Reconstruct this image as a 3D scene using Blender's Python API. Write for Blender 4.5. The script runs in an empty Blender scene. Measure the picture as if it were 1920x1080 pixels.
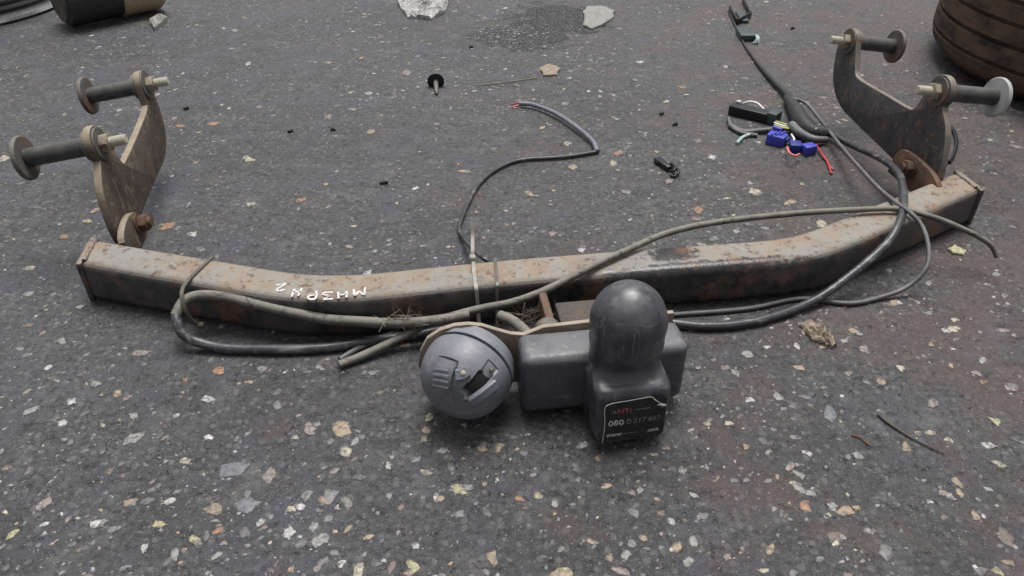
import bpy, bmesh, math, random
import numpy as np
from mathutils import Vector, Matrix
from mathutils.bvhtree import BVHTree
from mathutils import noise as mnoise

random.seed(7)
rng = np.random.default_rng(11)
S = bpy.context.scene
COL = S.collection

# ------------------------------------------------------------------ camera
F_PX, PITCH, CAM_H = 1450.0, 36.0, 0.52
cd = bpy.data.cameras.new('camera')
cam = bpy.data.objects.new('camera', cd)
COL.objects.link(cam)
cam.location = (0, 0, CAM_H)
cam.rotation_euler = (math.radians(90 - PITCH), 0, 0)
cd.sensor_width = 36
cd.lens = 36 * F_PX / 1920
cd.clip_start = 0.02
cd.clip_end = 200
S.camera = cam

# ------------------------------------------------------------------ light
SUN_EL, SUN_AZ = 74.0, 12.0          # overcast glow high above, a little behind the bar
w = bpy.data.worlds.new('World')
S.world = w
w.use_nodes = True
wn = w.node_tree
bg = wn.nodes['Background']
sky = wn.nodes.new('ShaderNodeTexSky')
sky.sky_type = 'NISHITA'
sky.sun_disc = False
sky.sun_elevation = math.radians(SUN_EL)
sky.sun_rotation = math.radians(SUN_AZ)
sky.dust_density = 5.0
hs = wn.nodes.new('ShaderNodeHueSaturation')
hs.inputs['Saturation'].default_value = 0.16     # overcast: nearly colourless
wn.links.new(sky.outputs[0], hs.inputs['Color'])
wn.links.new(hs.outputs[0], bg.inputs[0])
bg.inputs[1].default_value = 0.06
sl = bpy.data.lights.new('sun', 'SUN')
sl.energy = 1.5
sl.angle = math.radians(32)
sl.color = (1.0, 0.985, 0.965)
so = bpy.data.objects.new('sun', sl)
COL.objects.link(so)
az, el = math.radians(SUN_AZ), math.radians(SUN_EL)
sdir = Vector((math.sin(az) * math.cos(el), math.cos(az) * math.cos(el), math.sin(el)))
so.rotation_euler = sdir.to_track_quat('Z', 'Y').to_euler()
so.location = sdir * 3

vs = S.view_settings
vs.view_transform = 'Standard'
vs.look = 'None'
vs.gamma = 1
vs.exposure = 1.05
vs.use_curve_mapping = False

# ------------------------------------------------------------------ helpers
_c, _s = math.cos(math.radians(PITCH)), math.sin(math.radians(PITCH))
CAM = Vector((0, 0, CAM_H))

def ray(px, py):
    dx, dy = (px - 960) / F_PX, -(py - 540) / F_PX
    return Vector((dx, dy * _s + _c, dy * _c - _s))

def U(px, py, z=0.0):
    """survey helper: the spot at height z that was measured at this point of the photograph"""
    d = ray(px, py)
    return CAM + d * ((z - CAM_H) / d.z)

def onplane(px, py, O, n):
    d = ray(px, py)
    return CAM + d * ((O - CAM).dot(n) / d.dot(n))

def mesh_obj(name, verts, faces, mat=None, parent=None, smooth=False, sharp=None):
    me = bpy.data.meshes.new(name)
    me.from_pydata([tuple(v) for v in verts], [], faces)
    bm = bmesh.new()
    bm.from_mesh(me)
    bmesh.ops.recalc_face_normals(bm, faces=bm.faces)
    bm.to_mesh(me)
    bm.free()
    return link(name, me, mat, parent, smooth, sharp)

def link(name, me, mat=None, parent=None, smooth=False, sharp=None):
    if smooth:
        me.shade_smooth()
        if sharp:
            me.set_sharp_from_angle(angle=math.radians(sharp))
    o = bpy.data.objects.new(name, me)
    COL.objects.link(o)
    if mat and not me.materials:
        me.materials.append(mat)
    if parent:
        o.parent = parent
    return o

def bm_obj(name, bm, mat=None, parent=None, smooth=False, sharp=None):
    bmesh.ops.recalc_face_normals(bm, faces=bm.faces)
    me = bpy.data.meshes.new(name)
    bm.to_mesh(me)
    bm.free()
    return link(name, me, mat, parent, smooth, sharp)

def tag(o, label, cat, group=None, kind=None):
    o['label'] = label
    o['category'] = cat
    if group:
        o['group'] = group
    if kind:
        o['kind'] = kind
    return o

def thing(name, label, cat, group=None):
    o = bpy.data.objects.new(name, None)
    o.empty_display_size = 0.01
    COL.objects.link(o)
    return tag(o, label, cat, group)

def catmull(pts, n=8):
    P = [Vector(p) for p in pts]
    if len(P) < 3:
        return [P[0].lerp(P[-1], i / n) for i in range(n + 1)]
    P = [P[0] * 2 - P[1]] + P + [P[-1] * 2 - P[-2]]
    out = []
    for i in range(1, len(P) - 2):
        p0, p1, p2, p3 = P[i - 1:i + 3]
        for k in range(n):
            t = k / n
            out.append(0.5 * ((2 * p1) + (p2 - p0) * t + (2 * p0 - 5 * p1 + 4 * p2 - p3) * t * t
                              + (3 * p1 - p0 - 3 * p2 + p3) * t ** 3))
    out.append(P[-2].copy())
    return out

def tube_geo(pts, r, seg=10, flat=None, up=None, rough=0.0):
    """swept tube; r a number or a list along the path; flat=(a,b) half sizes of an oblong section"""
    n = len(pts)
    V, Fc = [], []
    prev = None
    for i, p in enumerate(pts):
        t = (pts[min(i + 1, n - 1)] - pts[max(i - 1, 0)]).normalized()
        if up is not None:
            a = (up - t * up.dot(t)).normalized()
        elif prev is None:
            a = t.orthogonal().normalized()
        else:
            a = (prev - t * prev.dot(t)).normalized()
        prev = a
        b = t.cross(a)
        rr = r[i] if isinstance(r, (list, tuple)) else r
        rr *= 1 + rough * (random.random() - 0.5)
        for k in range(seg):
            an = 2 * math.pi * (k + 0.5) / seg
            if flat:
                cx, cy = math.cos(an), math.sin(an)
                m = max(abs(cx), abs(cy))
                V.append(p + a * flat[0] * cx / m + b * flat[1] * cy / m)
            else:
                V.append(p + (a * math.cos(an) + b * math.sin(an)) * rr)
    for i in range(n - 1):
        for k in range(seg):
            k2 = (k + 1) % seg
            Fc.append((i * seg + k, i * seg + k2, (i + 1) * seg + k2, (i + 1) * seg + k))
    Fc.append(tuple(range(seg - 1, -1, -1)))
    Fc.append(tuple((n - 1) * seg + k for k in range(seg)))
    return V, Fc

def tube(name, pts, r, mat, parent=None, n=8, seg=10, rough=0.0, **kw):
    if len(pts) > 5:                                  # hand-bent, not drawn with a spline
        pts = [pts[0]] + [p + Vector((random.uniform(-1, 1), random.uniform(-1, 1), 0)) * 0.0009 for p in pts[1:-1]] + [pts[-1]]
    V, Fc = tube_geo(catmull(pts, n), r, seg, rough=rough, **kw)
    return mesh_obj(name, V, Fc, mat, parent, smooth=not kw.get('flat'), sharp=50)

def revolve(name, prof, O, axis, mat, parent=None, seg=28, sharp=35, ref=None, squash=1.0):
    """prof: (t along axis, radius)"""
    axis = axis.normalized()
    a = axis.orthogonal().normalized() if ref is None else (ref - axis * ref.dot(axis)).normalized()
    b = axis.cross(a)
    V, Fc = [], []
    for t, r in prof:
        for k in range(seg):
            an = 2 * math.pi * k / seg
            V.append(O + axis * t + (a * math.cos(an) + b * math.sin(an) * squash) * max(r, 1e-5))
    n = len(prof)
    for i in range(n - 1):
        for k in range(seg):
            k2 = (k + 1) % seg
            Fc.append((i * seg + k, i * seg + k2, (i + 1) * seg + k2, (i + 1) * seg + k))
    Fc.append(tuple(range(seg)))
    Fc.append(tuple((n - 1) * seg + k for k in range(seg)))
    return mesh_obj(name, V, Fc, mat, parent, smooth=True, sharp=sharp)

def box_bm(O, X, Y, Z, hx, hy, hz, bev=0.0, seg=2):
    bm = bmesh.new()
    bmesh.ops.create_cube(bm, size=2)
    if bev:
        for v in bm.verts:
            v.co = Vector((v.co.x * hx, v.co.y * hy, v.co.z * hz))
        bmesh.ops.bevel(bm, geom=list(bm.edges), offset=bev, segments=seg, affect='EDGES', profile=0.5)
    else:
        for v in bm.verts:
            v.co = Vector((v.co.x * hx, v.co.y * hy, v.co.z * hz))
    for v in bm.verts:
        v.co = O + X * v.co.x + Y * v.co.y + Z * v.co.z
    return bm

def prism(name, outline, thick, mat, parent, bev=0.0, smooth=False):
    """outline: world points of one face; thick: world vector of the thickness"""
    bm = bmesh.new()
    a = [bm.verts.new(p) for p in outline]
    b = [bm.verts.new(p + thick) for p in outline]
    n = len(a)
    bm.faces.new(a)
    bm.faces.new(b[::-1])
    for i in range(n):
        bm.faces.new((a[i], b[i], b[(i + 1) % n], a[(i + 1) % n]))
    bmesh.ops.recalc_face_normals(bm, faces=bm.faces)
    if bev:
        ed = [e for e in bm.edges if len(e.link_faces) == 2 and e.calc_face_angle(0) > 1.0]
        bmesh.ops.bevel(bm, geom=ed, offset=bev, segments=2, affect='EDGES', profile=0.5)
    return bm_obj(name, bm, mat, parent, smooth=True, sharp=35)

Z = Vector((0, 0, 1))

# ------------------------------------------------------------------ materials
class Mat:
    def __init__(s, name, rough=0.6, metal=0.0, spec=0.5):
        s.m = bpy.data.materials.new(name)
        s.m.use_nodes = True
        s.t = s.m.node_tree
        s.b = s.t.nodes['Principled BSDF']
        s.b.inputs['Roughness'].default_value = rough
        s.b.inputs['Metallic'].default_value = metal
        s.b.inputs['Specular IOR Level'].default_value = spec
        s.co = s.t.nodes.new('ShaderNodeNewGeometry').outputs['Position']

    def noise(s, scale, detail=4, rough=0.6, stretch=None, dist=0.0):
        n = s.t.nodes.new('ShaderNodeTexNoise')
        n.inputs['Scale'].default_value = scale
        n.inputs['Detail'].default_value = detail
        n.inputs['Roughness'].default_value = rough
        n.inputs['Distortion'].default_value = dist
        src = s.co
        if stretch:
            mp = s.t.nodes.new('ShaderNodeMapping')
            mp.inputs['Scale'].default_value = stretch
            s.t.links.new(s.co, mp.inputs[0])
            src = mp.outputs[0]
        s.t.links.new(src, n.inputs['Vector'])
        return n.outputs['Fac']

    def voro(s, scale, feature='F1', rnd=1.0):
        n = s.t.nodes.new('ShaderNodeTexVoronoi')
        n.feature = feature
        n.inputs['Scale'].default_value = scale
        n.inputs['Randomness'].default_value = rnd
        s.t.links.new(s.co, n.inputs['Vector'])
        return n

    def ramp(s, fac, a, b, lo=0.0, hi=1.0):
        n = s.t.nodes.new('ShaderNodeMapRange')
        n.inputs['From Min'].default_value = a
        n.inputs['From Max'].default_value = b
        n.inputs['To Min'].default_value = lo
        n.inputs['To Max'].default_value = hi
        s.t.links.new(fac, n.inputs['Value'])
        return n.outputs[0]

    def math(s, op, a, b):
        n = s.t.nodes.new('ShaderNodeMath')
        n.operation = op
        for i, v in enumerate((a, b)):
            if isinstance(v, (int, float)):
                n.inputs[i].default_value = v
            else:
                s.t.links.new(v, n.inputs[i])
        return n.outputs[0]

    def mix(s, fac, a, b):
        n = s.t.nodes.new('ShaderNodeMix')
        n.data_type = 'RGBA'
        for i, v in ((0, fac), (6, a), (7, b)):
            if isinstance(v, tuple):
                n.inputs[i].default_value = (*v, 1)
            elif isinstance(v, (int, float)):
                n.inputs[i].default_value = v
            else:
                s.t.links.new(v, n.inputs[i])
        return n.outputs[2]

    def color(s, c):
        if isinstance(c, tuple):
            s.b.inputs['Base Color'].default_value = (*c, 1)
        else:
            s.t.links.new(c, s.b.inputs['Base Color'])

    def roughness(s, f):
        s.t.links.new(f, s.b.inputs['Roughness'])

    def bump(s, h, strength=0.4, dist=0.001):
        n = s.t.nodes.new('ShaderNodeBump')
        n.inputs['Strength'].default_value = strength
        n.inputs['Distance'].default_value = dist
        s.t.links.new(h, n.inputs['Height'])
        s.t.links.new(n.outputs[0], s.b.inputs['Normal'])

    def normal_z(s):
        g = s.t.nodes.new('ShaderNodeNewGeometry')
        x = s.t.nodes.new('ShaderNodeSeparateXYZ')
        s.t.links.new(g.outputs['True Normal'], x.inputs[0])
        return x.outputs['Z']

    def attr(s, name):
        n = s.t.nodes.new('ShaderNodeAttribute')
        n.attribute_name = name
        return n.outputs['Color']

    def rand(s):
        return s.t.nodes.new('ShaderNodeObjectInfo').outputs['Random']

def ground_mat():
    m = Mat('worn_aggregate_concrete', 0.62, spec=0.5)
    big = m.noise(2.3, 4, 0.65)
    mid = m.noise(19, 6, 0.72)
    fine = m.noise(170, 5, 0.75)
    grit = m.noise(560, 3, 0.7)
    scr = m.noise(60, 4, 0.7, stretch=(0.35, 1.0, 1.0))
    c = m.mix(m.ramp(fine, 0.36, 0.66), (0.026, 0.025, 0.026), (0.104, 0.102, 0.101))
    c = m.mix(m.ramp(grit, 0.54, 0.72, 0, 0.5), c, (0.014, 0.014, 0.014))
    c = m.mix(m.ramp(big, 0.42, 0.62, 0, 0.66), c, (0.034, 0.033, 0.035))
    c = m.mix(m.ramp(mid, 0.52, 0.70, 0, 0.62), c, (0.145, 0.140, 0.138))
    c = m.mix(m.ramp(scr, 0.55, 0.68, 0, 0.7), c, (0.022, 0.021, 0.021))
    # packed aggregate showing through the binder
    va = m.voro(135)
    vx = m.t.nodes.new('ShaderNodeSeparateXYZ')
    m.t.links.new(va.outputs['Color'], vx.inputs[0])
    cell = m.ramp(m.math('ADD', va.outputs['Distance'], m.ramp(fine, 0.3, 0.7, -0.2, 0.2)), 0.30, 0.48, 1, 0)
    c = m.mix(m.math('MULTIPLY', cell, m.ramp(vx.outputs[0], 0.62, 0.75, 0, 0.55)), c, (0.155, 0.150, 0.146))
    c = m.mix(m.math('MULTIPLY', cell, m.ramp(vx.outputs[1], 0.70, 0.80, 0, 0.6)), c, (0.030, 0.029, 0.030))
    # oil-blue and rust-red stains soaked into the surface
    sx = m.t.nodes.new('ShaderNodeSeparateXYZ')
    m.t.links.new(m.co, sx.inputs[0])
    bl_ = m.math('ADD', m.noise(9, 5, 0.8), m.ramp(sx.outputs[0], -0.5, 0.6, 0.03, -0.06))
    c = m.mix(m.ramp(bl_, 0.50, 0.62, 0, 0.55), c, (0.070, 0.068, 0.096))
    br = m.math('ADD', m.noise(7.3, 5, 0.8), m.ramp(sx.outputs[0], -0.2, 0.6, -0.08, 0.07))
    c = m.mix(m.ramp(br, 0.50, 0.62, 0, 0.60), c, (0.092, 0.058, 0.057))
    # specks of sand and chips too small to pick apart
    v = m.voro(430)
    on = m.math('MULTIPLY', m.ramp(v.outputs['Distance'], 0.18, 0.36, 1, 0),
                m.ramp(m.noise(260, 2, 0.6), 0.49, 0.60))
    c = m.mix(m.math('MULTIPLY', on, 0.8), c, (0.30, 0.29, 0.28))
    v2 = m.voro(260)
    on2 = m.math('MULTIPLY', m.ramp(v2.outputs['Distance'], 0.18, 0.36, 1, 0),
                 m.ramp(m.noise(150, 2, 0.6), 0.56, 0.64))
    c = m.mix(m.math('MULTIPLY', on2, 0.75), c, (0.018, 0.018, 0.019))
    # a damp spot with a ragged edge
    wob = m.ramp(m.noise(26, 4, 0.7), 0.25, 0.75, -0.75, 0.75)
    wet = None
    for cx, cy, rx, ry in WET:
        dx = m.math('MULTIPLY', m.math('SUBTRACT', sx.outputs[0], cx), 1 / rx)
        dy = m.math('MULTIPLY', m.math('SUBTRACT', sx.outputs[1], cy), 1 / ry)
        d = m.math('SQRT', m.math('ADD', m.math('MULTIPLY', dx, dx), m.math('MULTIPLY', dy, dy)), 0)
        q = m.ramp(m.math('ADD', d, wob), 0.75, 1.2, 1, 0)
        wet = q if wet is None else m.math('MAXIMUM', wet, q)
    c = m.mix(m.math('MULTIPLY', wet, 0.75), c, (0.030, 0.032, 0.038))
    m.color(c)
    r0 = m.ramp(mid, 0.3, 0.7, 0.40, 0.66)
    m.roughness(m.math('SUBTRACT', r0, m.math('MULTIPLY', wet, 0.46)))
    h = m.math('ADD', m.math('MULTIPLY', fine, 1.0), m.math('MULTIPLY', grit, 0.6))
    h = m.math('ADD', h, m.math('MULTIPLY', on, 0.35))
    h = m.math('ADD', h, m.math('MULTIPLY', cell, 0.25))
    h = m.math('SUBTRACT', h, m.math('MULTIPLY', m.ramp(m.noise(75, 3, 0.7), 0.60, 0.68), 0.8))
    h = m.math('ADD', h, m.math('MULTIPLY', m.math('MULTIPLY', wet, m.noise(120, 3, 0.7)), 3.0))
    m.bump(h, 0.9, 0.0026)
    return m.m

def stone_mat():
    m = Mat('flint_and_pebble', 0.5, spec=0.42)
    col = m.attr('tone')
    c = m.mix(m.ramp(m.noise(380, 4, 0.7), 0.36, 0.66, 0.0, 0.6), col, (0.11, 0.106, 0.102))
    c = m.mix(m.ramp(m.noise(210, 4, 0.7), 0.47, 0.60, 0.0, 0.85), c, (0.080, 0.078, 0.078))
    at = [n for n in m.t.nodes if n.type == 'ATTRIBUTE'][0]
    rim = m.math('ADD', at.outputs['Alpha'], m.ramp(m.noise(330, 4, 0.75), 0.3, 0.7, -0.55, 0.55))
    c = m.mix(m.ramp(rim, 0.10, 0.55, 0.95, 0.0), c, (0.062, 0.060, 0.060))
    m.color(c)
    m.bump(m.noise(460, 3, 0.6), 0.45, 0.0008)
    return m.m

def beam_mat(rustmore=0.0):
    """black paint, pale road dust lying on the upward faces, rust coming through"""
    m = Mat('dusty_rusted_black_steel', 0.55, spec=0.55)
    n1 = m.noise(9, 5, 0.65)
    n2 = m.noise(60, 5, 0.7)
    n3 = m.noise(330, 3, 0.7)
    blotch = m.noise(22, 4, 0.65)
    paint = m.mix(m.ramp(n2, 0.4, 0.7), (0.016, 0.016, 0.018), (0.048, 0.046, 0.045))
    rust = m.mix(m.ramp(n3, 0.35, 0.7), (0.085, 0.035, 0.020), (0.17, 0.085, 0.05))
    r0 = m.math('MULTIPLY', m.ramp(blotch, 0.50 - rustmore, 0.62 - rustmore), m.ramp(n2, 0.40, 0.55))
    c = m.mix(m.math('MULTIPLY', r0, 0.85), paint, rust)
    up = m.ramp(m.normal_z(), 0.50, 0.97)
    sx = m.t.nodes.new('ShaderNodeSeparateXYZ')
    m.t.links.new(m.co, sx.inputs[0])
    wob = m.ramp(m.noise(70, 5, 0.75), 0.25, 0.75, -0.6, 0.6)
    worn = None
    for cx, cy, rx, ry, sl_ in WORN:
        ex = m.math('SUBTRACT', sx.outputs[0], cx)
        ey = m.math('SUBTRACT', m.math('SUBTRACT', sx.outputs[1], cy), m.math('MULTIPLY', ex, sl_))
        dx = m.math('MULTIPLY', ex, 1 / rx)
        dy = m.math('MULTIPLY', ey, 1 / ry)
        d = m.math('SQRT', m.math('ADD', m.math('MULTIPLY', dx, dx), m.math('MULTIPLY', dy, dy)), 0)
        q = m.ramp(m.math('ADD', d, wob), 0.8, 1.1, 1, 0)
        worn = q if worn is None else m.math('MAXIMUM', worn, q)
    dust = m.mix(m.ramp(n1, 0.38, 0.58), (0.235, 0.232, 0.222), (0.265, 0.238, 0.195))
    dust = m.mix(m.ramp(m.noise(9, 6, 0.8), 0.50, 0.59, 0, 0.75), dust, (0.265, 0.178, 0.115))
    dust = m.mix(m.ramp(n2, 0.54, 0.70, 0, 0.5), dust, (0.19, 0.145, 0.11))
    dust = m.mix(m.ramp(n3, 0.55, 0.72, 0, 0.45), dust, (0.17, 0.13, 0.10))
    dust = m.mix(m.ramp(m.noise(120, 3, 0.6), 0.57, 0.66, 0, 0.85), dust, (0.12, 0.066, 0.042))
    lo = m.ramp(m.math('ADD', m.noise(14, 5, 0.7), m.math('MULTIPLY', n2, 0.25)), 0.40, 0.52, 0.0, 1.0)
    cov_ = m.math('MULTIPLY', m.math('MULTIPLY', up, m.math('MULTIPLY', lo, 0.95)), m.math('SUBTRACT', 1.0, m.math('MULTIPLY', worn, 0.93)))
    c = m.mix(cov_, c, dust)
    film = m.math('MULTIPLY', m.ramp(m.noise(34, 6, 0.75), 0.42, 0.78, 0.02, 0.42), m.math('SUBTRACT', 1.0, worn))
    c = m.mix(film, c, (0.15, 0.128, 0.115))
    m.color(c)
    m.roughness(m.math('ADD', m.math('SUBTRACT', m.ramp(n2, 0.35, 0.7, 0.24, 0.48), m.math('MULTIPLY', worn, 0.16)), m.math('MULTIPLY', m.math('ADD', cov_, film), 0.38)))
    m.bump(m.math('ADD', n3, m.math('MULTIPLY', n2, 0.6)), 0.45, 0.0011)
    return m.m

def metal_mat(name, a, b, rough=(0.4, 0.7), rust=0.0, dust=0.0, metal=0.0, dustcol=(0.27, 0.25, 0.22), rc=(0.15, 0.075, 0.045), sc=1.0):
    m = Mat(name, 0.5, metal)
    n2 = m.noise(55 * sc, 5, 0.7)
    n3 = m.noise(260 * sc, 3, 0.7)
    c = m.mix(m.ramp(n2, 0.35, 0.68), a, b)
    if rust:
        c = m.mix(m.ramp(m.noise(38 * sc, 4, 0.7), 0.62 - rust * 0.3, 0.72 - rust * 0.3, 0, 0.9), c, rc)
    if dust:
        up = m.ramp(m.normal_z(), 0.12, 0.80, 0.07, 1.0)
        c = m.mix(m.math('MULTIPLY', up, m.ramp(n2, 0.25, 0.6, dust * 0.5, dust)), c, dustcol)
    m.color(c)
    m.roughness(m.ramp(n3, 0.35, 0.7, *rough))
    m.bump(n3, 0.25, 0.0006)
    return m.m

def scuff(mat, col, amt=0.5, sc=1.0):
    """fine scratches and rubbed marks"""
    m = Mat.__new__(Mat)
    m.m, m.t = mat, mat.node_tree
    m.b = m.t.nodes['Principled BSDF']
    m.co = m.t.nodes.new('ShaderNodeNewGeometry').outputs['Position']
    old = m.b.inputs['Base Color'].links[0].from_socket
    a = m.ramp(m.noise(90 * sc, 3, 0.6, stretch=(0.15, 1.0, 1.6), dist=0.8), 0.58, 0.66)
    b = m.ramp(m.noise(110 * sc, 3, 0.6, stretch=(1.5, 1.0, 0.12), dist=0.6), 0.60, 0.67)
    k = m.math('MULTIPLY', m.math('MAXIMUM', a, b), m.ramp(m.noise(30, 3, 0.6), 0.36, 0.5))
    m.color(m.mix(m.math('MULTIPLY', k, amt), old, col))

def plain_mat(name, col, rough=0.5, spec=0.4, var=0.25, sc=120, bump=0.15):
    m = Mat(name, rough, spec=spec)
    n = m.noise(sc, 4, 0.65)
    d = tuple(x * (1 - var) for x in col)
    e = tuple(min(1, x * (1 + var)) for x in col)
    m.color(m.mix(m.ramp(n, 0.3, 0.7), d, e))
    m.roughness(m.ramp(m.noise(sc * 2.3, 3, 0.6), 0.3, 0.7, max(0.05, rough - 0.1), min(1, rough + 0.12)))
    if bump:
        m.bump(m.noise(sc * 5, 3, 0.6), bump, 0.0005)
    return m.m

WORN = [(*U(1330, 500, 0.050).xy, 0.115, 0.0085, 0.14), (*U(1262, 474, 0.053).xy, 0.028, 0.016, 0.14), (*U(1200, 512, 0.053).xy, 0.03, 0.010, 0.14)]
WET = [(*U(1040, 36).xy, 0.10, 0.11), (*U(985, 70).xy, 0.095, 0.075), (*U(935, 62).xy, 0.05, 0.05)]
M = {}
M['ground'] = ground_mat()
M['stone'] = stone_mat()
M['beam'] = beam_mat()
M['plate_rust'] = metal_mat('rusty_side_plate', (0.040, 0.032, 0.026), (0.085, 0.062, 0.045), (0.6, 0.9), rust=0.2, dust=0.8, rc=(0.10, 0.062, 0.042), dustcol=(0.36, 0.30, 0.22))
M['plate_black'] = metal_mat('black_painted_side_plate', (0.022, 0.022, 0.028), (0.055, 0.055, 0.062), (0.4, 0.65), rust=0.12, dust=0.6, dustcol=(0.33, 0.29, 0.22))
M['stud'] = metal_mat('dark_steel_stud', (0.04, 0.04, 0.04), (0.09, 0.088, 0.085), (0.3, 0.5), rust=0.05, dust=0.25, metal=0.35)
M['disc'] = metal_mat('dusty_steel_disc', (0.055, 0.052, 0.048), (0.14, 0.128, 0.112), (0.5, 0.8), rust=0.25, dust=0.3)
M['disc_pale'] = metal_mat('pale_zinc_disc', (0.33, 0.335, 0.33), (0.48, 0.48, 0.47), (0.45, 0.7), rust=0.0, dust=0.25)
M['nut'] = metal_mat('rusty_nut', (0.20, 0.17, 0.13), (0.36, 0.31, 0.23), (0.5, 0.8), rust=0.3, dust=0.3, sc=2)
M['thread'] = metal_mat('pale_bolt_thread', (0.36, 0.34, 0.26), (0.52, 0.50, 0.40), (0.45, 0.7), rust=0.1, dust=0.2, sc=2)
M['bolt'] = metal_mat('brown_rusted_bolt', (0.06, 0.032, 0.022), (0.13, 0.07, 0.045), (0.7, 0.9), rust=0.3, dust=0.2, dustcol=(0.2, 0.14, 0.1), sc=2)
M['rust_dark'] = metal_mat('dark_rusty_steel', (0.02, 0.018, 0.017), (0.05, 0.042, 0.038), (0.6, 0.9), rust=0.3, dust=0.15, rc=(0.075, 0.042, 0.028))
M['block'] = metal_mat('charcoal_mount_block', (0.050, 0.051, 0.060), (0.078, 0.078, 0.090), (0.42, 0.6), dust=0.32, dustcol=(0.24, 0.235, 0.24))
M['tan_plate'] = metal_mat('dirty_tan_plate', (0.13, 0.10, 0.075), (0.23, 0.18, 0.135), (0.6, 0.9), rust=0.15, dust=0.7, dustcol=(0.38, 0.33, 0.27))
def cover_mat():
    m = Mat('black_moulded_plastic', 0.4, spec=0.7)
    n = m.noise(48, 5, 0.7)
    c = m.mix(m.ramp(n, 0.35, 0.65), (0.026, 0.026, 0.036), (0.046, 0.045, 0.060))
    film = m.ramp(m.noise(24, 6, 0.72), 0.42, 0.68, 0.02, 0.40)
    film = m.math('MULTIPLY', film, m.ramp(m.noise(55, 4, 0.7, stretch=(1, 1, 0.25)), 0.3, 0.6, 0.25, 1.0))
    c = m.mix(film, c, (0.19, 0.18, 0.165))
    c = m.mix(m.ramp(m.noise(700, 2, 0.6), 0.70, 0.78, 0, 0.6), c, (0.3, 0.29, 0.27))
    m.color(c)
    m.roughness(m.math('ADD', m.ramp(n, 0.3, 0.7, 0.26, 0.36), m.math('MULTIPLY', film, 0.7)))
    m.bump(m.noise(420, 3, 0.6), 0.12, 0.0006)
    return m.m
M['cover'] = cover_mat()
M['socket'] = metal_mat('grey_moulded_plastic', (0.125, 0.131, 0.152), (0.170, 0.176, 0.197), (0.42, 0.58), dust=0.25, dustcol=(0.28, 0.28, 0.30))
scuff(M['cover'], (0.15, 0.145, 0.145), 0.5)
scuff(M['block'], (0.22, 0.21, 0.20), 0.5)
scuff(M['socket'], (0.28, 0.275, 0.27), 0.42)
scuff(M['plate_black'], (0.15, 0.10, 0.075), 0.95)
scuff(M['plate_rust'], (0.24, 0.18, 0.125), 0.8)
M['slot'] = plain_mat('painted_recess_shade', (0.010, 0.010, 0.011), 0.7)  # near-black colour standing in for the shade in the lid's recesses
M['label'] = plain_mat('label_film', (0.020, 0.020, 0.021), 0.32, var=0.4)
M['white_ink'] = plain_mat('worn_white_ink', (0.46, 0.46, 0.45), 0.6, var=0.45, sc=420)
M['grey_ink'] = plain_mat('rubbed_grey_ink', (0.15, 0.15, 0.15), 0.6, var=0.6, sc=420)
M['red_ink'] = plain_mat('worn_red_ink', (0.33, 0.075, 0.085), 0.6, var=0.45, sc=420)
M['label_edge'] = plain_mat('lifted_label_edge', (0.42, 0.41, 0.39), 0.5)
M['marker'] = metal_mat('white_paint_marker', (0.46, 0.45, 0.43), (0.72, 0.72, 0.71), (0.6, 0.8), rust=0.32, rc=(0.30, 0.25, 0.20), sc=4)
M['cable_dust'] = metal_mat('dusty_grey_cable', (0.055, 0.052, 0.048), (0.13, 0.12, 0.105), (0.6, 0.85), dust=0.7, dustcol=(0.24, 0.22, 0.185))
M['cable_black'] = metal_mat('black_rubber_cable', (0.020, 0.020, 0.024), (0.045, 0.045, 0.052), (0.3, 0.5), dust=0.12, dustcol=(0.2, 0.2, 0.22))
M['cable_mauve'] = metal_mat('mauve_grey_sheath', (0.12, 0.115, 0.15), (0.17, 0.165, 0.20), (0.3, 0.5), dust=0.3, dustcol=(0.3, 0.29, 0.32))
M['cable_thin'] = metal_mat('grey_black_cable', (0.045, 0.045, 0.05), (0.085, 0.085, 0.09), (0.45, 0.65), dust=0.45, dustcol=(0.24, 0.23, 0.22))
scuff(M['cable_dust'], (0.035, 0.033, 0.03), 0.8)
scuff(M['cable_black'], (0.20, 0.19, 0.18), 0.7)
M['tie_grey'] = plain_mat('grey_nylon_tie', (0.30, 0.285, 0.25), 0.5)
M['tie_clear'] = plain_mat('cloudy_nylon_tie', (0.30, 0.28, 0.25), 0.4)
M['tie_dark'] = plain_mat('dirty_brown_tie', (0.095, 0.082, 0.066), 0.6)
_b = M['tie_clear'].node_tree.nodes['Principled BSDF']
_b.inputs['Transmission Weight'].default_value = 0.75
M['blue'] = plain_mat('blue_plastic', (0.055, 0.065, 0.42), 0.4)
M['blue_dark'] = plain_mat('deep_blue_plastic', (0.02, 0.03, 0.22), 0.4)
M['black_plastic'] = plain_mat('black_plastic', (0.014, 0.015, 0.018), 0.35)
M['green_plastic'] = plain_mat('dark_green_grey_plastic', (0.05, 0.065, 0.068), 0.45)
M['white_wire'] = plain_mat('white_wire', (0.75, 0.75, 0.74), 0.4, var=0.05)
M['yellow_wire'] = plain_mat('yellow_green_wire', (0.48, 0.46, 0.12), 0.45)
M['red_wire'] = plain_mat('red_wire', (0.42, 0.05, 0.06), 0.45)
M['pink_wire'] = plain_mat('pink_wire', (0.62, 0.17, 0.16), 0.45)
M['teal_wire'] = plain_mat('pale_teal_wire', (0.33, 0.44, 0.42), 0.45)
M['tape'] = plain_mat('dusty_black_tape', (0.030, 0.030, 0.031), 0.6, var=0.5)
M['crust'] = metal_mat('pale_mortar_crust', (0.13, 0.128, 0.12), (0.55, 0.54, 0.52), (0.8, 0.95), dust=0.0, sc=2.2)
M['flake'] = metal_mat('grey_stone_flake', (0.20, 0.20, 0.185), (0.28, 0.275, 0.26), (0.7, 0.9), sc=2)
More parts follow.
